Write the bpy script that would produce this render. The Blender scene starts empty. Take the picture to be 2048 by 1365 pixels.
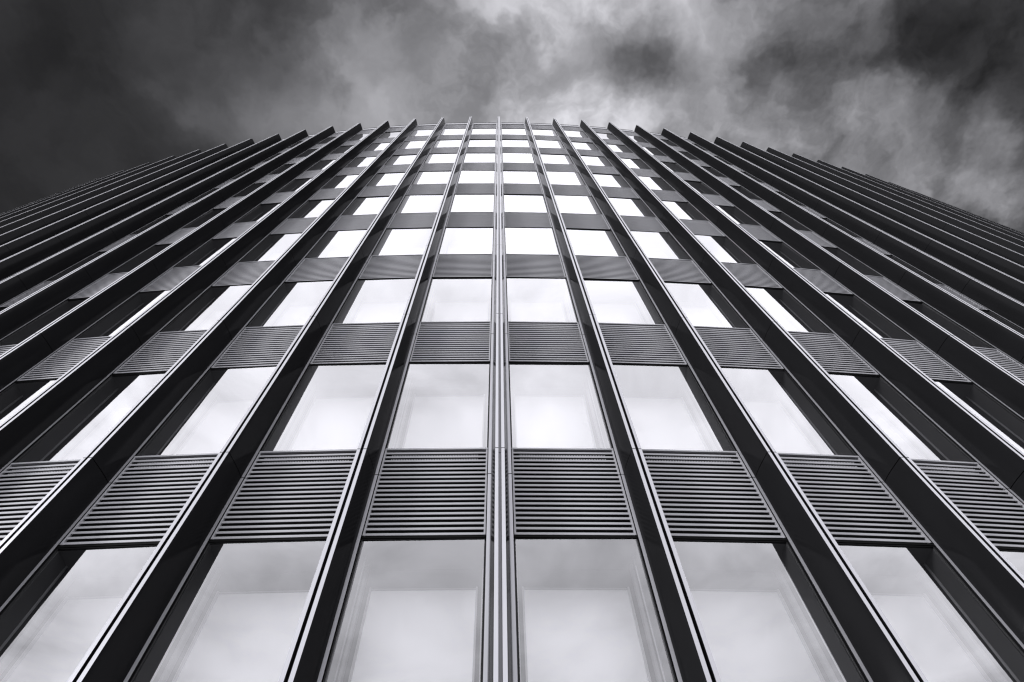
import bpy, bmesh, math, random
from mathutils import Vector, Matrix
random.seed(7)
scene = bpy.context.scene
COL = scene.collection

# ------------------------------------------------------------------ camera
W = 1.5                       # metres per facade bay; lengths below are in bays unless said otherwise
EYE = 1.6                     # camera height above the pavement, metres
F_PX, PITCH, YAW, ROLL, PCX, PCY = 1191.25, 1.0863, 0.0286, 0.0235, 1011.84, 690.95
cam_data = bpy.data.cameras.new("camera")
cam = bpy.data.objects.new("camera", cam_data)
COL.objects.link(cam)
cam_data.sensor_fit = 'HORIZONTAL'
cam_data.sensor_width = 36.0
cam_data.lens = 36.0 * F_PX / 2048
cam_data.shift_x = (1024 - PCX) / 2048
cam_data.shift_y = (PCY - 682.5) / 2048
cam_data.clip_start = 0.05
cam_data.clip_end = 5000
Ryaw = Matrix(((math.cos(YAW), -math.sin(YAW), 0), (math.sin(YAW), math.cos(YAW), 0), (0, 0, 1)))
r0 = Ryaw.row[0].copy()
fwd = Ryaw.row[1] * math.cos(PITCH) + Vector((0, 0, 1)) * math.sin(PITCH)
up0 = -Ryaw.row[1] * math.sin(PITCH) + Vector((0, 0, 1)) * math.cos(PITCH)
right = r0 * math.cos(ROLL) - up0 * math.sin(ROLL)
up = r0 * math.sin(ROLL) + up0 * math.cos(ROLL)
M = Matrix((right, up, -fwd)).transposed().to_4x4()
M.translation = Vector((0, 0, EYE))
cam.matrix_world = M
scene.camera = cam

# ------------------------------------------------------------------ exposure
scene.view_settings.view_transform = 'Standard'
scene.view_settings.look = 'None'
scene.view_settings.exposure = 0
scene.view_settings.gamma = 1
scene.cycles.max_bounces = 10
scene.cycles.glossy_bounces = 6
scene.cycles.transparent_max_bounces = 12
scene.cycles.diffuse_bounces = 4
scene.cycles.use_denoising = True
scene.cycles.denoising_input_passes = 'RGB_ALBEDO_NORMAL'
scene.cycles.denoising_prefilter = 'ACCURATE'
scene.cycles.caustics_reflective = False
scene.cycles.use_adaptive_sampling = False
scene.cycles.pixel_filter_type = 'BLACKMAN_HARRIS'
scene.cycles.filter_width = 1.3
scene.cycles.sample_clamp_indirect = 4

# ------------------------------------------------------------------ sky (overcast, black and white photograph)
world = bpy.data.worlds.new("World")
scene.world = world
world.use_nodes = True
NT = world.node_tree
NT.nodes.clear()
SUN_DIR = Vector((-0.80, -0.48, 0.33)).normalized()
SUN_EL = math.asin(SUN_DIR.z)
SUN_AZ = math.atan2(SUN_DIR.x, SUN_DIR.y)


class Net:
    """small helper to write node maths as expressions"""
    def __init__(self, nt):
        self.nt = nt

    def n(self, t, **kw):
        o = self.nt.nodes.new(t)
        for k, v in kw.items():
            setattr(o, k, v)
        return o

    def put(self, sock, v):
        if isinstance(v, bpy.types.NodeSocket):
            self.nt.links.new(v, sock)
        else:
            sock.default_value = v

    def m(self, op, a, b=0.0, c=None, clamp=False):
        o = self.n('ShaderNodeMath', operation=op)
        o.use_clamp = clamp
        self.put(o.inputs[0], a)
        self.put(o.inputs[1], b)
        if c is not None:
            self.put(o.inputs[2], c)
        return o.outputs[0]

    def ss(self, x, a, b, lo=0.0, hi=1.0):
        o = self.n('ShaderNodeMapRange', interpolation_type='SMOOTHSTEP')
        self.put(o.inputs[0], x)
        o.inputs[1].default_value = a
        o.inputs[2].default_value = b
        o.inputs[3].default_value = lo
        o.inputs[4].default_value = hi
        return o.outputs[0]

    def noise(self, vec, scale, detail=6, rough=0.55, dist=0.0, dim='3D', col=False):
        o = self.n('ShaderNodeTexNoise', noise_dimensions=dim)
        self.put(o.inputs['Vector'], vec)
        o.inputs['Scale'].default_value = scale
        o.inputs['Detail'].default_value = detail
        o.inputs['Roughness'].default_value = rough
        o.inputs['Distortion'].default_value = dist
        return o.outputs[1 if col else 0]


g = Net(NT)
tc = g.n('ShaderNodeTexCoord')
sep = g.n('ShaderNodeSeparateXYZ')
NT.links.new(tc.outputs['Generated'], sep.inputs[0])
zc = g.m('MAXIMUM', sep.outputs[2], 0.04)
u = g.m('DIVIDE', sep.outputs[0], zc)       # flat cloud layer overhead
v = g.m('DIVIDE', sep.outputs[1], zc)
cmb = g.n('ShaderNodeCombineXYZ')
NT.links.new(u, cmb.inputs[0])
NT.links.new(v, cmb.inputs[1])
P = cmb.outputs[0]
# warp
wn = g.noise(P, 4.5, 5, 0.6, col=True)
wsub = g.n('ShaderNodeVectorMath', operation='SUBTRACT')
NT.links.new(wn, wsub.inputs[0])
wsub.inputs[1].default_value = (.5, .5, .5)
wsc = g.n('ShaderNodeVectorMath', operation='SCALE')
NT.links.new(wsub.outputs[0], wsc.inputs[0])
wsc.inputs['Scale'].default_value = 0.24
wadd = g.n('ShaderNodeVectorMath', operation='ADD')
NT.links.new(P, wadd.inputs[0])
NT.links.new(wsc.outputs[0], wadd.inputs[1])
PW = wadd.outputs[0]
sw = g.n('ShaderNodeSeparateXYZ')
NT.links.new(PW, sw.inputs[0])
uw, vw = sw.outputs[0], sw.outputs[1]

# broad cloud cover across the sky (display-like scale), thinner ahead and to the right
ramp = g.n('ShaderNodeValToRGB')
ramp.color_ramp.interpolation = 'B_SPLINE'
els = [(-.85, .20), (-.60, .205), (-.40, .28), (-.28, .40), (-.15, .50), (-.03, .62), (.10, .74), (.17, .74),
       (.27, .60), (.40, .52), (.55, .42), (.68, .30), (.90, .24)]
cr = ramp.color_ramp
cr.elements[0].position, cr.elements[1].position = 0, 1
cr.elements[0].color = (.2, .2, .2, 1)
cr.elements[1].color = (.24, .24, .24, 1)
for p_, c_ in els[1:-1]:
    e_ = cr.elements.new((p_ + .85) / 1.75)
    e_.color = (c_, c_, c_, 1)
NT.links.new(g.m('DIVIDE', g.m('ADD', uw, .85), 1.75, clamp=True), ramp.inputs[0])
base = g.n('ShaderNodeSeparateColor')
NT.links.new(ramp.outputs[0], base.inputs[0])
lum = base.outputs[0]


def blob(lum, cu, cv, ru, rv, amt):
    """a cloud bank (amt<0 darker, >0 thinner) centred at cu, cv of the cloud layer"""
    a = g.m('DIVIDE', g.m('SUBTRACT', uw, cu), ru)
    b = g.m('DIVIDE', g.m('SUBTRACT', vw, cv), rv)
    r2 = g.m('ADD', g.m('MULTIPLY', a, a), g.m('MULTIPLY', b, b))
    e = g.m('POWER', 2.718, g.m('MULTIPLY', r2, -1.0))
    return g.m('ADD', lum, g.m('MULTIPLY', e, amt))


BLOBS = [(.23, .05, .10, .06, -.24), (.20, .03, .04, .04, -.08), (.30, -.01, .05, .05, .07), (.55, .06, .09, .06, -.08), (.43, .03, .06, .05, -.12),
         (.72, .02, .12, .10, -.10), (.58, .12, .09, .05, .10), (.76, .19, .17, .07, .24), (.40, .13, .12, .05, .08),
         (-.10, .02, .07, .05, -.12), (-.22, .04, .07, .05, .08), (-.40, .14, .14, .05, .08), (.03, .14, .36, .05, .09), (.08, .04, .07, .10, .07), (-.28, .0, .08, .05, -.05),
         (-.60, .06, .15, .08, -.03), (.84, .14, .06, .06, -.08), (.47, -.02, .05, .05, .06), (.62, -.02, .09, .06, -.11), (.41, .09, .05, .04, .06), (.86, .25, .09, .05, .16)]
for b_ in BLOBS:
    lum = blob(lum, *b_)
n1 = g.noise(PW, 5.0, 7, 0.52, 0.3)
n2 = g.noise(PW, 15.0, 5, 0.52, 0.2)
tex = g.m('ADD', g.m('ADD', g.m('MULTIPLY', g.m('SUBTRACT', g.ss(n1, .38, .60), .5), .24), g.m('MULTIPLY', g.m('SUBTRACT', n1, .5), .40)), g.m('MULTIPLY', g.m('SUBTRACT', n2, .5), g.ss(uw, .1, .5, .30, .62)))
amp = g.ss(uw, -.7, -.05, .35, 1.0)
lum = g.m('ADD', lum, g.m('MULTIPLY', g.m('MULTIPLY', tex, amp), g.m('ADD', g.m('MULTIPLY', lum, .9), .06)))
lum = g.m('MINIMUM', g.m('MAXIMUM', lum, .12), .90)
dark_sky = g.m('POWER', lum, 2.2)
# thin bright cloud over the street on the other side (what the glass mirrors)
front_n = g.noise(P, 2.9, 7, 0.58, 0.5)
front = g.m('MULTIPLY', g.m('ADD', .36, g.m('MULTIPLY', front_n, 1.28)), g.ss(v, -1.35, -.68, 1.20, 1.62))
k = g.ss(v, -.05, -.17, 0.0, 1.0)
cover = g.m('ADD', g.m('MULTIPLY', dark_sky, g.m('SUBTRACT', 1.0, k)), g.m('MULTIPLY', front, k))
cover = g.m('MULTIPLY', cover, g.ss(u, -1.1, -2.5, 1.0, 1.35))
hor = g.ss(sep.outputs[2], .0, .30, .45, 1.0)
cover = g.m('MULTIPLY', cover, hor)
# daylight above the cloud: the Sky Texture, without colour
sky = g.n('ShaderNodeTexSky', sky_type='NISHITA')
sky.sun_disc = False
sky.sun_elevation = SUN_EL
sky.sun_rotation = SUN_AZ
bw = g.n('ShaderNodeRGBToBW')
NT.links.new(sky.outputs[0], bw.inputs[0])
thin = g.m('MULTIPLY', g.m('MINIMUM', bw.outputs[0], 6.0), 0.05)   # Nishita at strength 0.05 seen through the cloud
cover = g.m('ADD', cover, g.m('MULTIPLY', thin, g.m('MULTIPLY', cover, .25)))
cc = g.n('ShaderNodeCombineColor')
NT.links.new(g.m('MULTIPLY', cover, .945), cc.inputs[0])
NT.links.new(g.m('MULTIPLY', cover, .940), cc.inputs[1])
NT.links.new(cover, cc.inputs[2])
bg = g.n('ShaderNodeBackground')
NT.links.new(cc.outputs[0], bg.inputs[0])
bg.inputs[1].default_value = 1.0
wo = g.n('ShaderNodeOutputWorld')
NT.links.new(bg.outputs[0], wo.inputs[0])

# ------------------------------------------------------------------ sun, veiled
sd = bpy.data.lights.new("sun", 'SUN')
sd.energy = 1.6
sd.angle = math.radians(14)
sd.color = (0.98, 0.98, 1.0)
sun = bpy.data.objects.new("sun", sd)
COL.objects.link(sun)
sun.rotation_euler = SUN_DIR.to_track_quat('Z', 'Y').to_euler()
sun.location = (-40, -30, 60)


# ------------------------------------------------------------------ materials
def mat(name, color, rough=0.5, metal=0.0, spec=0.5, grain=0.0, scale=20.0, bump=0.0, stretch=(1, 1, 1)):
    m = bpy.data.materials.new(name)
    m.use_nodes = True
    nt = m.node_tree
    h = Net(nt)
    b = nt.nodes['Principled BSDF']
    b.inputs['Roughness'].default_value = rough
    b.inputs['Metallic'].default_value = metal
    b.inputs['Specular IOR Level'].default_value = spec
    tcn = h.n('ShaderNodeTexCoord')
    mp = h.n('ShaderNodeMapping')
    mp.inputs['Scale'].default_value = stretch
    nt.links.new(tcn.outputs['Object'], mp.inputs[0])
    n = h.noise(mp.outputs[0], scale, 5, .6)
    f = h.m('ADD', 1.0, h.m('MULTIPLY', h.m('SUBTRACT', n, .5), grain))
    oi = h.n('ShaderNodeObjectInfo')
    f = h.m('MULTIPLY', f, h.m('ADD', .94, h.m('MULTIPLY', oi.outputs['Random'], .12)))   # each element weathers a little differently
    vm = h.n('ShaderNodeVectorMath', operation='SCALE')
    vm.inputs[0].default_value = color
    nt.links.new(f, vm.inputs['Scale'])
    nt.links.new(vm.outputs[0], b.inputs['Base Color'])
    nt.links.new(h.m('ADD', rough, h.m('MULTIPLY', h.m('SUBTRACT', n, .5), grain * .6)), b.inputs['Roughness'])
    if bump:
        bp = h.n('ShaderNodeBump')
        bp.inputs['Strength'].default_value = bump
        bp.inputs['Distance'].default_value = .002
        nt.links.new(h.noise(tcn.outputs['Object'], 260, 2, .5), bp.inputs['Height'])
        nt.links.new(bp.outputs[0], b.inputs['Normal'])
    return m


M_FIN = mat("dark_gloss_coating", (.015, .015, .016), .22, 0, .22, .40, 5.0, 0, (1, 1, .25))
_nt = M_FIN.node_tree
_h = Net(_nt)
_b = _nt.nodes['Principled BSDF']
_b.inputs['Specular IOR Level'].default_value = 0.0
_lw = _h.n('ShaderNodeLayerWeight')
_lw.inputs[0].default_value = .5
_gl = _h.n('ShaderNodeBsdfGlossy')
_gl.inputs['Roughness'].default_value = .14
_gl.inputs['Color'].default_value = (.95, .95, .96, 1)
_mx = _h.n('ShaderNodeMixShader')
_nt.links.new(_h.m('ADD', .006, _h.m('MULTIPLY', _h.m('POWER', _lw.outputs['Facing'], 13.0), .92)), _mx.inputs[0])
_nt.links.new(_b.outputs[0], _mx.inputs[1])
_nt.links.new(_gl.outputs[0], _mx.inputs[2])
_nt.links.new(_mx.outputs[0], _nt.nodes['Material Output'].inputs[0])
M_EDGE = mat("brushed_edge_metal", (.60, .60, .63), .36, .35, .5, .2, 6.0, 0, (1, 1, .2))
M_SLAT = mat("slat_metal", (.54, .54, .565), .55, .1, .5, .18, 4.0, 0, (1, 1, 6))
M_STRIP = mat("recessed_strip_metal", (.34, .34, .36), .4, .4, .5, .3, 8.0, 0)
M_BLACK = mat("black_backing", (.008, .008, .008), .8, 0, .1, .1)
M_SEAL = mat("dark_seal", (.02, .02, .021), .55, 0, .3, .1)
M_CAV = mat("reveal_paint", (.07, .07, .073), .55, 0, .3, .10, 3.0)
M_JAMB = mat("reveal_liner", (.12, .12, .125), .5, 0, .4, .10, 3.0)
M_FRAME = mat("inner_frame", (.50, .50, .51), .4, .3, .5, .1)
M_WALL = mat("wall_render", (.2, .2, .21), .8, 0, .3, .2)
M_ROOF = mat("roof_membrane", (.22, .22, .22), .9, 0, .2, .3)


def glass_mat():
    m = bpy.data.materials.new("coated_glass")
    m.use_nodes = True
    nt = m.node_tree
    nt.nodes.clear()
    h = Net(nt)
    lw = h.n('ShaderNodeLayerWeight')
    lw.inputs[0].default_value = .5
    f = h.m('ADD', .19, h.m('MULTIPLY', h.m('POWER', lw.outputs['Facing'], 1.4), .80))
    tcn = h.n('ShaderNodeTexCoord')
    bp = h.n('ShaderNodeBump')
    bp.inputs['Strength'].default_value = .06
    bp.inputs['Distance'].default_value = .02
    nt.links.new(h.noise(tcn.outputs['Object'], 1.1, 2, .4), bp.inputs['Height'])
    gl = h.n('ShaderNodeBsdfGlossy')
    gl.inputs['Color'].default_value = (.97, .97, .98, 1)
    gl.inputs['Roughness'].default_value = 0.0
    nt.links.new(bp.outputs[0], gl.inputs['Normal'])
    tr = h.n('ShaderNodeBsdfTransparent')
    tr.inputs[0].default_value = (.985, .985, .985, 1)
    mx = h.n('ShaderNodeMixShader')
    nt.links.new(f, mx.inputs[0])
    nt.links.new(tr.outputs[0], mx.inputs[1])
    nt.links.new(gl.outputs[0], mx.inputs[2])
    o = h.n('ShaderNodeOutputMaterial')
    nt.links.new(mx.outputs[0], o.inputs[0])
    return m


def inner_mat():
    """inner glazing with a white blind drawn right behind it"""
    m = bpy.data.materials.new("inner_glazing")
    m.use_nodes = True
    nt = m.node_tree
    nt.nodes.clear()
    h = Net(nt)
    gl = h.n('ShaderNodeBsdfGlossy')
    gl.inputs['Color'].default_value = (.97, .97, .98, 1)
    gl.inputs['Roughness'].default_value = 0.50
    df = h.n('ShaderNodeBsdfDiffuse')
    oi = h.n('ShaderNodeObjectInfo')
    vm = h.n('ShaderNodeVectorMath', operation='SCALE')
    vm.inputs[0].default_value = (.97, .97, .99)
    nt.links.new(h.m('ADD', .88, h.m('MULTIPLY', oi.outputs['Random'], .14)), vm.inputs['Scale'])
    nt.links.new(vm.outputs[0], df.inputs[0])
    mx = h.n('ShaderNodeMixShader')
    mx.inputs[0].default_value = .66
    nt.links.new(df.outputs[0], mx.inputs[1])
    nt.links.new(gl.outputs[0], mx.inputs[2])
    o = h.n('ShaderNodeOutputMaterial')
    nt.links.new(mx.outputs[0], o.inputs[0])
    return m


M_GLASS = glass_mat()
M_INNER = inner_mat()


# ------------------------------------------------------------------ mesh helpers (lengths in bays, scaled to metres on build)
class MB:
    def __init__(self):
        self.v, self.f, self.m, self.mats = [], [], [], []

    def mi(self, material):
        if material not in self.mats:
            self.mats.append(material)
        return self.mats.index(material)

    def quad(self, pts, material):
        n = len(self.v)
        self.v += [tuple(p) for p in pts]
        self.f.append(tuple(range(n, n + len(pts))))
        self.m.append(self.mi(material))

    def box(self, x0, x1, y0, y1, z0, z1, material):
        n = len(self.v)
        self.v += [(x0, y0, z0), (x1, y0, z0), (x1, y1, z0), (x0, y1, z0), (x0, y0, z1), (x1, y0, z1), (x1, y1, z1), (x0, y1, z1)]
        for q in ((0, 3, 2, 1), (4, 5, 6, 7), (0, 1, 5, 4), (1, 2, 6, 5), (2, 3, 7, 6), (3, 0, 4, 7)):
            self.f.append(tuple(n + i for i in q))
            self.m.append(self.mi(material))

    def prism_z(self, poly, z0, z1, material):
        """poly: CCW outline in x, y"""
        n, k_ = len(self.v), len(poly)
        self.v += [(x, y, z0) for x, y in poly] + [(x, y, z1) for x, y in poly]
        i_ = self.mi(material)
        for i in range(k_):
            j = (i + 1) % k_
            self.f.append((n + i, n + j, n + k_ + j, n + k_ + i))
            self.m.append(i_)
        self.f.append(tuple(n + i for i in reversed(range(k_))))
        self.f.append(tuple(n + k_ + i for i in range(k_)))
        self.m += [i_, i_]

    def prism_x(self, poly, x0, x1, material):
        """poly: outline in y, z"""
        n, k_ = len(self.v), len(poly)
        self.v += [(x0, y, z) for y, z in poly] + [(x1, y, z) for y, z in poly]
        i_ = self.mi(material)
        for i in range(k_):
            j = (i + 1) % k_
            self.f.append((n + i, n + j, n + k_ + j, n + k_ + i))
            self.m.append(i_)
        self.f.append(tuple(n + i for i in reversed(range(k_))))
        self.f.append(tuple(n + k_ + i for i in range(k_)))
        self.m += [i_, i_]

    def mesh(self, name, smooth=None):
        me = bpy.data.meshes.new(name)
        me.from_pydata([(x * W, y * W, z * W) for x, y, z in self.v], [], self.f)
        for m_ in self.mats:
            me.materials.append(m_)
        me.polygons.foreach_set('material_index', self.m)
        bm = bmesh.new()
        bm.from_mesh(me)
        bmesh.ops.recalc_face_normals(bm, faces=bm.faces)
        bm.to_mesh(me)
        bm.free()
        if smooth:
            me.polygons.foreach_set('use_smooth', [True] * len(me.polygons))
            me.set_sharp_from_angle(angle=math.radians(smooth))
        me.update()
        return me

    def merge(self, other, mtx):
        """append another MB moved by a matrix (translation in bays)"""
        n = len(self.v)
        self.v += [tuple(mtx @ Vector(p)) for p in other.v]
        self.f += [tuple(n + i for i in q) for q in other.f]
        self.m += [self.mi(other.mats[i]) for i in other.m]


def link(name, me, parent=None, loc=(0, 0, 0), rot=0.0):
    o = bpy.data.objects.new(name, me)
    COL.objects.link(o)
    o.parent = parent
    o.location = loc
    o.rotation_euler = (0, 0, rot)
    return o


# ------------------------------------------------------------------ facade layout (fitted to the photograph)
D, R, H = 2.6736, 50.08, 2.3282          # fin fronts' distance, plan radius, storey height
ZA, ZTOP, DEP, ZB, ZT = 3.4831, 22.64, 0.245, 2.8697, 3.7975
A0 = 0.0003
GROUND = -EYE / W
NF = 22                                   # fins each side of the centre one
I0, I1 = -1, 8                            # storeys
RP = R - DEP
HALF = RP * math.sin(.5 / R)              # half chord of a bay
EDGE = HALF - .095                        # half width of the infill between fins

ground_z = 0.0
# ------------------------------------------------------------------ ground
gmat = bpy.data.materials.new("stone_paving")
gmat.use_nodes = True
gn = Net(gmat.node_tree)
gb = gmat.node_tree.nodes['Principled BSDF']
gb.inputs['Roughness'].default_value = .75
gtc = gn.n('ShaderNodeTexCoord')
br = gn.n('ShaderNodeTexBrick')
br.inputs['Scale'].default_value = 1.0
br.inputs['Color1'].default_value = (.22, .22, .23, 1)
br.inputs['Color2'].default_value = (.18, .18, .19, 1)
br.inputs['Mortar'].default_value = (.12, .12, .12, 1)
br.inputs['Mortar Size'].default_value = .008
br.inputs['Brick Width'].default_value = .9
br.inputs['Row Height'].default_value = .6
gmat.node_tree.links.new(gtc.outputs['Object'], br.inputs[0])
gmat.node_tree.links.new(br.outputs[0], gb.inputs['Base Color'])
gm = MB()
gm.quad([(-600, -600, 0), (600, -600, 0), (600, 600, 0), (-600, 600, 0)], M_ROOF)
gr = link('ground', gm.mesh('ground'))
gr['kind'] = 'structure'
pm = MB()
pm.quad([(-40, -10, .004), (40, -10, .004), (40, 12, .004), (-40, 12, .004)], gmat)
pv = link('pavement', pm.mesh('pavement'))
pv['kind'] = 'structure'

# ------------------------------------------------------------------ the building
building = bpy.data.objects.new('office_tower', None)
COL.objects.link(building)
building.location = (0, (D + DEP) * W, 0)
building['label'] = 'tall curved office tower with metal fins, mirror windows and louvred bands'
building['category'] = 'office building'
OFF = Vector((0, -(D + DEP) * W, 0))       # children are placed in world metres, then shifted to the tower's origin


def polar(a, r):
    return Vector((r * math.sin(a), D + R - r * math.cos(a), 0))


def place(a, r, z):
    p = polar(a, r) * W
    return p + OFF + Vector((0, 0, EYE + z * W))


# ---- fin: bullet-shaped metal blade in storey-high lengths, grooved front with a recessed strip
def half_profile():
    pts = [(.034, 0.0), (.0352, .004)]
    cps = [(.0352, .004), (.050, .086), (.0655, .150), (.066, .232)]
    for i in range(1, 9):
        t = i / 8
        a = [(1 - t) ** 3, 3 * t * (1 - t) ** 2, 3 * t * t * (1 - t), t ** 3]
        pts.append((sum(w * c[0] for w, c in zip(a, cps)), sum(w * c[1] for w, c in zip(a, cps))))
    pts += [(.066, .240), (.088, .240), (.088, .300)]
    return pts


HP = half_profile()
GRV, GDEP, GAP = .0105, .060, .0035
fin_r = HP[:]                                          # right side, from front corner to the back
poly = [(x, y) for x, y in HP] + [(-x, y) for x, y in reversed(HP)] + [(-GRV, 0), (-GRV, GDEP), (GRV, GDEP), (GRV, 0)]
core = [(max(x - .005, .012), max(y, .0) + .005) for x, y in HP[:-3]] + [(.061, .246), (.083, .246), (.083, .296)]
core_poly = core + [(-x, y) for x, y in reversed(core)] + [(-.0125, .005), (-.0125, GDEP + .004), (.0125, GDEP + .004), (.0125, .005)]
joints = [ZA + i * H for i in range(-1, 9) if GROUND < ZA + i * H < ZTOP - .3]
zs = [GROUND] + joints + [ZTOP]
fm, sm = MB(), MB()
for i in range(len(zs) - 1):
    z0 = zs[i] + (GAP if i else 0)
    z1 = zs[i + 1] - (GAP if i < len(zs) - 2 else 0)
    if i == len(zs) - 2:
        # rounded front top corner
        steps = [(0, .0), (.35, .004), (.7, .014), (1.0, .030)]
        fm.prism_z(poly, z0, z1 - .03, M_FIN)
        n = 4
        zprev = z1 - .03
        for s_ in range(1, n + 1):
            ang = s_ / n * math.pi / 2
            zt_ = z1 - .03 + .03 * math.sin(ang)
            cut = .03 * (1 - math.cos(ang))
            pp = [(x, max(y, cut)) if y < GDEP - .01 else (x, y) for x, y in poly]
            fm.prism_z(pp, zprev, zt_, M_FIN)
            zprev = zt_
    else:
        fm.prism_z(poly, z0, z1, M_FIN)
    sm.box(-.0088, .0088, .046, .0585, z0, z1 - (.02 if i == len(zs) - 2 else 0), M_STRIP)
fm.prism_z(core_poly, zs[0] + .01, ZTOP - .05, M_BLACK)
ME_FIN = fm.mesh('fin', smooth=25)
# the front flanges and the flat strip at the fin's foot are bare brushed metal
ei = len(ME_FIN.materials)
ME_FIN.materials.append(M_EDGE)
for p_ in ME_FIN.polygons:
    if p_.material_index == 0 and p_.normal.y < -.9:
        c_ = p_.center / W
        if c_.y < .01 and abs(c_.x) > .012 or .238 < c_.y < .242:
            p_.material_index = ei
ME_STRIP = sm.mesh('groove_strip')
for k_ in range(-NF, NF + 1):
    a = k_ / R + A0
    f_ = link('fin', ME_FIN, building, place(a, R, 0), a)
    s_ = link('groove_strip', ME_STRIP, f_)


# ---- louvre panel (local: x along bay, y into the building, z from the panel's foot)
LH = ZT - ZB                                # height of a louvred band
JZ = ZA - ZB                                # its joint


def louvre(comb=True):
    m = MB()
    m.box(-EDGE, EDGE, .016, .10, .000, LH - .004, M_BLACK)
    n = 19
    bot, top = .012, LH - .018
    pitch = (top - bot) / n
    for i in range(n + 1):
        z = bot + i * pitch
        hgt = pitch * .41
        if i == n:
            continue
        m.prism_x([(.0, z + hgt), (.0, z + hgt * .12), (.0008, z), (.0028, z), (.0028, z + hgt)], -EDGE + .012, EDGE - .012, M_SLAT)
    # sill nosing closing the top
    m.box(-EDGE - .001, EDGE + .001, -.004, .0155, LH - .016, LH + .002, M_SLAT)
    # side posts, cut at the joint
    for s in (-1, 1):
        x0, x1 = sorted((s * (EDGE - .012), s * EDGE))
        m.box(x0, x1, -.002, .0155, .011, JZ - .004, M_SLAT)
        m.box(x0, x1, -.002, .0155, JZ + .004, LH - .017, M_SLAT)
    # ventilation comb teeth behind the top slats
    if comb:
        for r_ in (2, 3):
            z = top - r_ * pitch
            x = -.34
            while x < .33:
                m.box(x, x + .0045, .006, .012, z + pitch * .52, z + pitch * .80, M_SLAT)
                x += .0125
    # black strip painted in for the shade on the band's underside
    m.box(-EDGE, EDGE, .005, .0155, .001, .010, M_BLACK)
    return m


# ---- window: outer frame and reveal; outer pane; inner glazing
WH = H - LH                                 # clear height between bands
GY = .008                                   # outer pane recess
CY = .285                                   # inner glazing depth


def window():
    fr, gp, ip, it = MB(), MB(), MB(), MB()
    z0, z1 = .003, WH - .015
    e = EDGE - .001
    t = .0050
    for s in (-1, 1):
        x0, x1 = sorted((s * (e - t), s * e))
        fr.box(x0, x1, GY - .004, GY + .012, z0, z1, M_SEAL)
    fr.box(-e + t, e - t, GY - .0035, GY + .012, z0, z0 + t, M_SEAL)
    fr.box(-e + t, e - t, GY - .0035, GY + .012, z1 - t, z1, M_SEAL)
    gp.quad([(-e + t, GY, z0 + t), (e - t, GY, z0 + t), (e - t, GY, z1 - t), (-e + t, GY, z1 - t)], M_GLASS)
    fr.box(-e, e, GY - .010, GY + .012, z1 + .001, WH - .0015, M_BLACK)      # black strip standing in for the shadow gap below the band
    # reveal box
    y0, y1 = GY + .013, CY
    xo = e - .004
    for s in (-1, 1):
        x0, x1 = sorted((s * (xo - .004), s * (xo + .012)))
        fr.box(x0, x1, y0, .149, z0 + .011, z1 - .011, M_JAMB)
        x0, x1 = sorted((s * xo, s * (xo + .012)))
        fr.box(x0, x1, .1495, y1, z0, z1, M_CAV)
        x0, x1 = sorted((s * (xo - .018), s * (xo - .001)))
        fr.box(x0, x1, .225, y1 - .011, z0 + .011, z1 - .011, M_FRAME)
    fr.box(-xo, xo, y0, y1, z0 - .004, z0 + .010, M_CAV)
    fr.box(-xo, xo, y0, y1, z1 - .010, z1 + .004, M_JAMB)
    # inner wall face round the opening
    ox, ot, ob = .352, .153, .10
    fr.box(-xo, -ox, y1 + .001, y1 + .03, z0 + .01, z1 - .01, M_CAV)
    fr.box(ox, xo, y1 + .001, y1 + .03, z0 + .01, z1 - .01, M_CAV)
    fr.box(-ox, ox, y1 + .001, y1 + .03, z1 - ot, z1 - .01, M_CAV)
    fr.box(-ox, ox, y1 + .001, y1 + .03, z0 + .01, z0 + ob, M_CAV)
    # guide rail on each jamb
    for s in (-1, 1):
        x0, x1 = sorted((s * (xo - .009), s * (xo - .001)))
        fr.box(x0, x1, .150, .165, z0 + .011, z1 - .011, M_SLAT)
    # inner frame
    w_ = .013
    for s in (-1, 1):
        x0, x1 = sorted((s * (ox - w_), s * (ox - .001)))
        it.box(x0, x1, y1 - .010, y1 + .018, z0 + ob + .001, z1 - ot - .001, M_FRAME)
    it.box(-ox + w_, ox - w_, y1 - .010, y1 + .018, z0 + ob + .001, z0 + ob + w_, M_FRAME)
    it.box(-ox + w_, ox - w_, y1 + .002, y1 + .018, z1 - ot - .008, z1 - ot - .001, M_FRAME)
    ip.quad([(-ox + .004, y1 + .012, z0 + ob + .004), (ox - .004, y1 + .012, z0 + ob + .004), (ox - .004, y1 + .012, z1 - ot - .004), (-ox + .004, y1 + .012, z1 - ot - .004)], M_INNER)
    return fr, gp, it, ip


LV, LV_PLAIN = louvre(True), louvre(False)
WF, WG, WI, WP = window()
ME_LV = LV.mesh('louvre_panel')
ME_WF, ME_WG, ME_WI, ME_WP = WF.mesh('window'), WG.mesh('outer_pane'), WI.mesh('inner_frame'), WP.mesh('inner_pane')


# rank bays by how large they show in the photograph
def project(p):
    d_ = p - Vector((0, 0, EYE))
    w_ = d_.dot(fwd)
    if w_ < .01:
        return None
    return (PCX + F_PX * d_.dot(right) / w_, PCY - F_PX * d_.dot(up) / w_)


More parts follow.
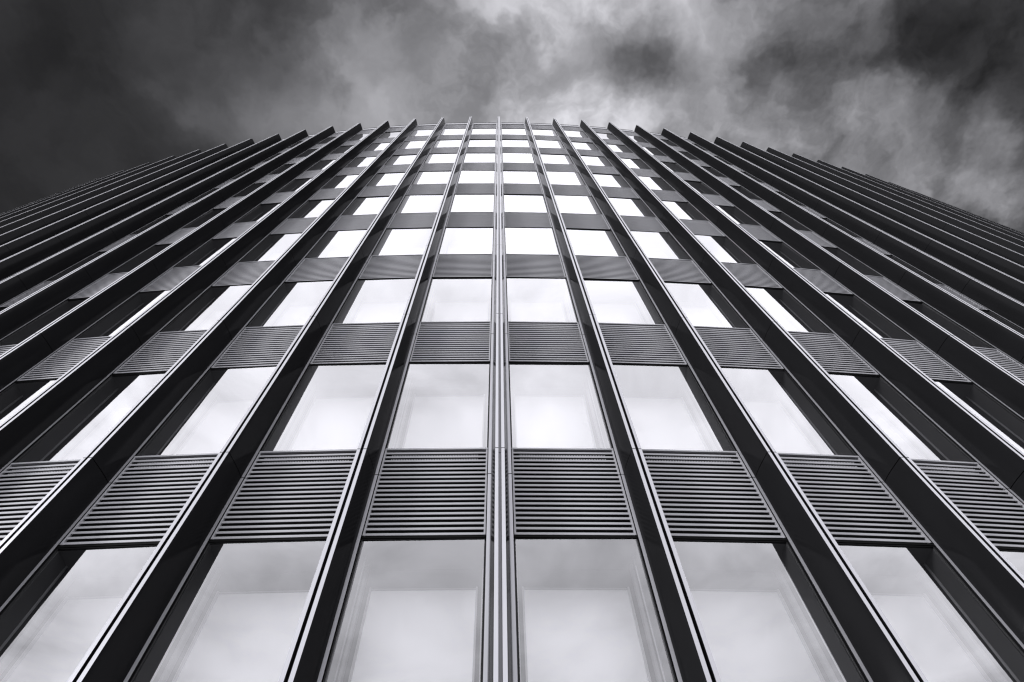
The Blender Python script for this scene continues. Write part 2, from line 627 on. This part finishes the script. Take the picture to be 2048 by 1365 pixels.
def shown(k_, z0, z1):
    """pixels a bay's infill shows in the photograph, roughly, less what the nearer fin hides"""
    tot = 0
    nx, nz = 12, 8
    a0, a1 = k_ / R, (k_ + 1) / R
    pix = {}
    for i in range(nx + 1):
        for j in range(nz + 1):
            t = .095 + .81 * i / nx
            a = a0 + (a1 - a0) * t
            p = polar(a, RP) * W
            p.z = EYE + (z0 + (z1 - z0) * j / nz) * W
            hid = False
            for kk in (k_, k_ + 1):
                q = polar(kk / R, R) * W
                # angle test in plan: is the sample behind the fin?
                fa, pa = math.atan2(q.x, q.y), math.atan2(p.x, p.y)
                ba = math.atan2(*(polar(kk / R, RP) * W).xy)
                lo, hi = min(fa, ba) - .035 * W / q.length, max(fa, ba) + .035 * W / q.length
                if lo < pa < hi:
                    hid = True
            pix[i, j] = None if hid else project(p)
    for i in range(nx):
        for j in range(nz):
            c = [pix[i, j], pix[i + 1, j], pix[i + 1, j + 1], pix[i, j + 1]]
            if None in c:
                continue
            if not all(-20 < q[0] < 2068 and -20 < q[1] < 1385 for q in c):
                continue
            tot += abs(sum(c[n_][0] * c[(n_ + 1) % 4][1] - c[(n_ + 1) % 4][0] * c[n_][1] for n_ in range(4))) / 2
    return tot


lou, win = [], []
for k_ in range(-NF, NF):
    for i in range(I0, I1 + 1):
        lou.append((shown(k_, ZB + i * H, ZT + i * H), k_, i))
        win.append((shown(k_, ZT + (i - 1) * H, ZB + i * H), k_, i))
lou.sort(key=lambda t: -t[0])
win.sort(key=lambda t: -t[0])
RB = RP * math.cos(.5 / R)                  # chord distance


def bay_frame(k_):
    a = (k_ + .5) / R + A0
    return a


rest_l, rest_w = MB(), MB()


def bay_matrix(a, z):
    p = polar(a, RB)
    return Matrix.Translation(Vector((p.x, p.y - (D + DEP), EYE / W + z))) @ Matrix.Rotation(a, 4, 'Z')


for n_, (s_, k_, i) in enumerate(lou):
    a, z = bay_frame(k_), ZB + i * H
    if n_ < 100:
        link('louvre_panel', ME_LV, building, place(a, RB, z), a)
    else:
        rest_l.merge(LV_PLAIN, bay_matrix(a, z))
for n_, (s_, k_, i) in enumerate(win):
    a, z = bay_frame(k_), ZT + (i - 1) * H
    if n_ < 100:
        w_ = link('window', ME_WF, building, place(a, RB, z), a)
        pane = link('outer_pane', ME_WG, w_)
        pane.rotation_euler = (random.uniform(-1, 1) * .004, 0, random.uniform(-1, 1) * .005)   # no two panes sit quite true
        fi = link('inner_frame', ME_WI, w_)
        link('inner_pane', ME_WP, w_)
    else:
        for part in (WF, WG, WI, WP):
            rest_w.merge(part, bay_matrix(a, z))
o = link('further_louvre_panels', rest_l.mesh('further_louvre_panels'), building)
o['kind'] = 'stuff'
o = link('further_windows', rest_w.mesh('further_windows'), building)
o['kind'] = 'stuff'

# ---- coping and rail on the parapet, plinth at the pavement: one mesh each, following the curve
cop, rail, pl = MB(), MB(), MB()
ZC = ZT + I1 * H
for k_ in range(-NF, NF):
    a = bay_frame(k_)
    mtx = bay_matrix(a, 0)
    c_ = MB()
    c_.box(-HALF + .089, HALF - .089, -.012, .34, ZC + .09, ZC + .35, M_SLAT)
    c_.box(-HALF + .089, HALF - .089, .006, .33, ZC + .003, ZC + .09, M_SEAL)
    cop.merge(c_, mtx)
    c_ = MB()
    c_.box(-HALF + .089, HALF - .089, -.02, .03, ZC + .39, ZC + .41, M_SEAL)
    c_.box(-.012, .012, .004, .026, ZC + .35, ZC + .39, M_SEAL)
    rail.merge(c_, mtx)
    c_ = MB()
    c_.box(-HALF + .089, HALF - .089, .0, .30, GROUND, ZT + (I0 - 1) * H - .002, M_WALL)
    pl.merge(c_, mtx)
link('coping', cop.mesh('coping'), building)
link('parapet_rail', rail.mesh('parapet_rail'), building)
link('plinth', pl.mesh('plinth'), building)

# ---- body behind the facade, with a shallower curve closing it at the back
def body_poly(r):
    pts = []
    for k_ in range(-NF, NF + 1):
        p = polar(k_ / R + A0, r)
        pts.append((p.x, p.y - (D + DEP)))
    xe, ye = pts[-1]
    back = []
    for t in range(0, 9):
        s = 1 - 2 * t / 8
        back.append((xe * s, ye + 6 + 5 * (1 - s * s)))
    return pts + back


bd = MB()
bd.prism_z(body_poly(RP - .335), GROUND, ZC, M_WALL)
body = link('wall', bd.mesh('wall'), building, (0, 0, EYE))
rf = MB()
rf.prism_z(body_poly(RP - .36), ZC + .003, ZC + .05, M_ROOF)
link('roof', rf.mesh('roof'), building, (0, 0, EYE))
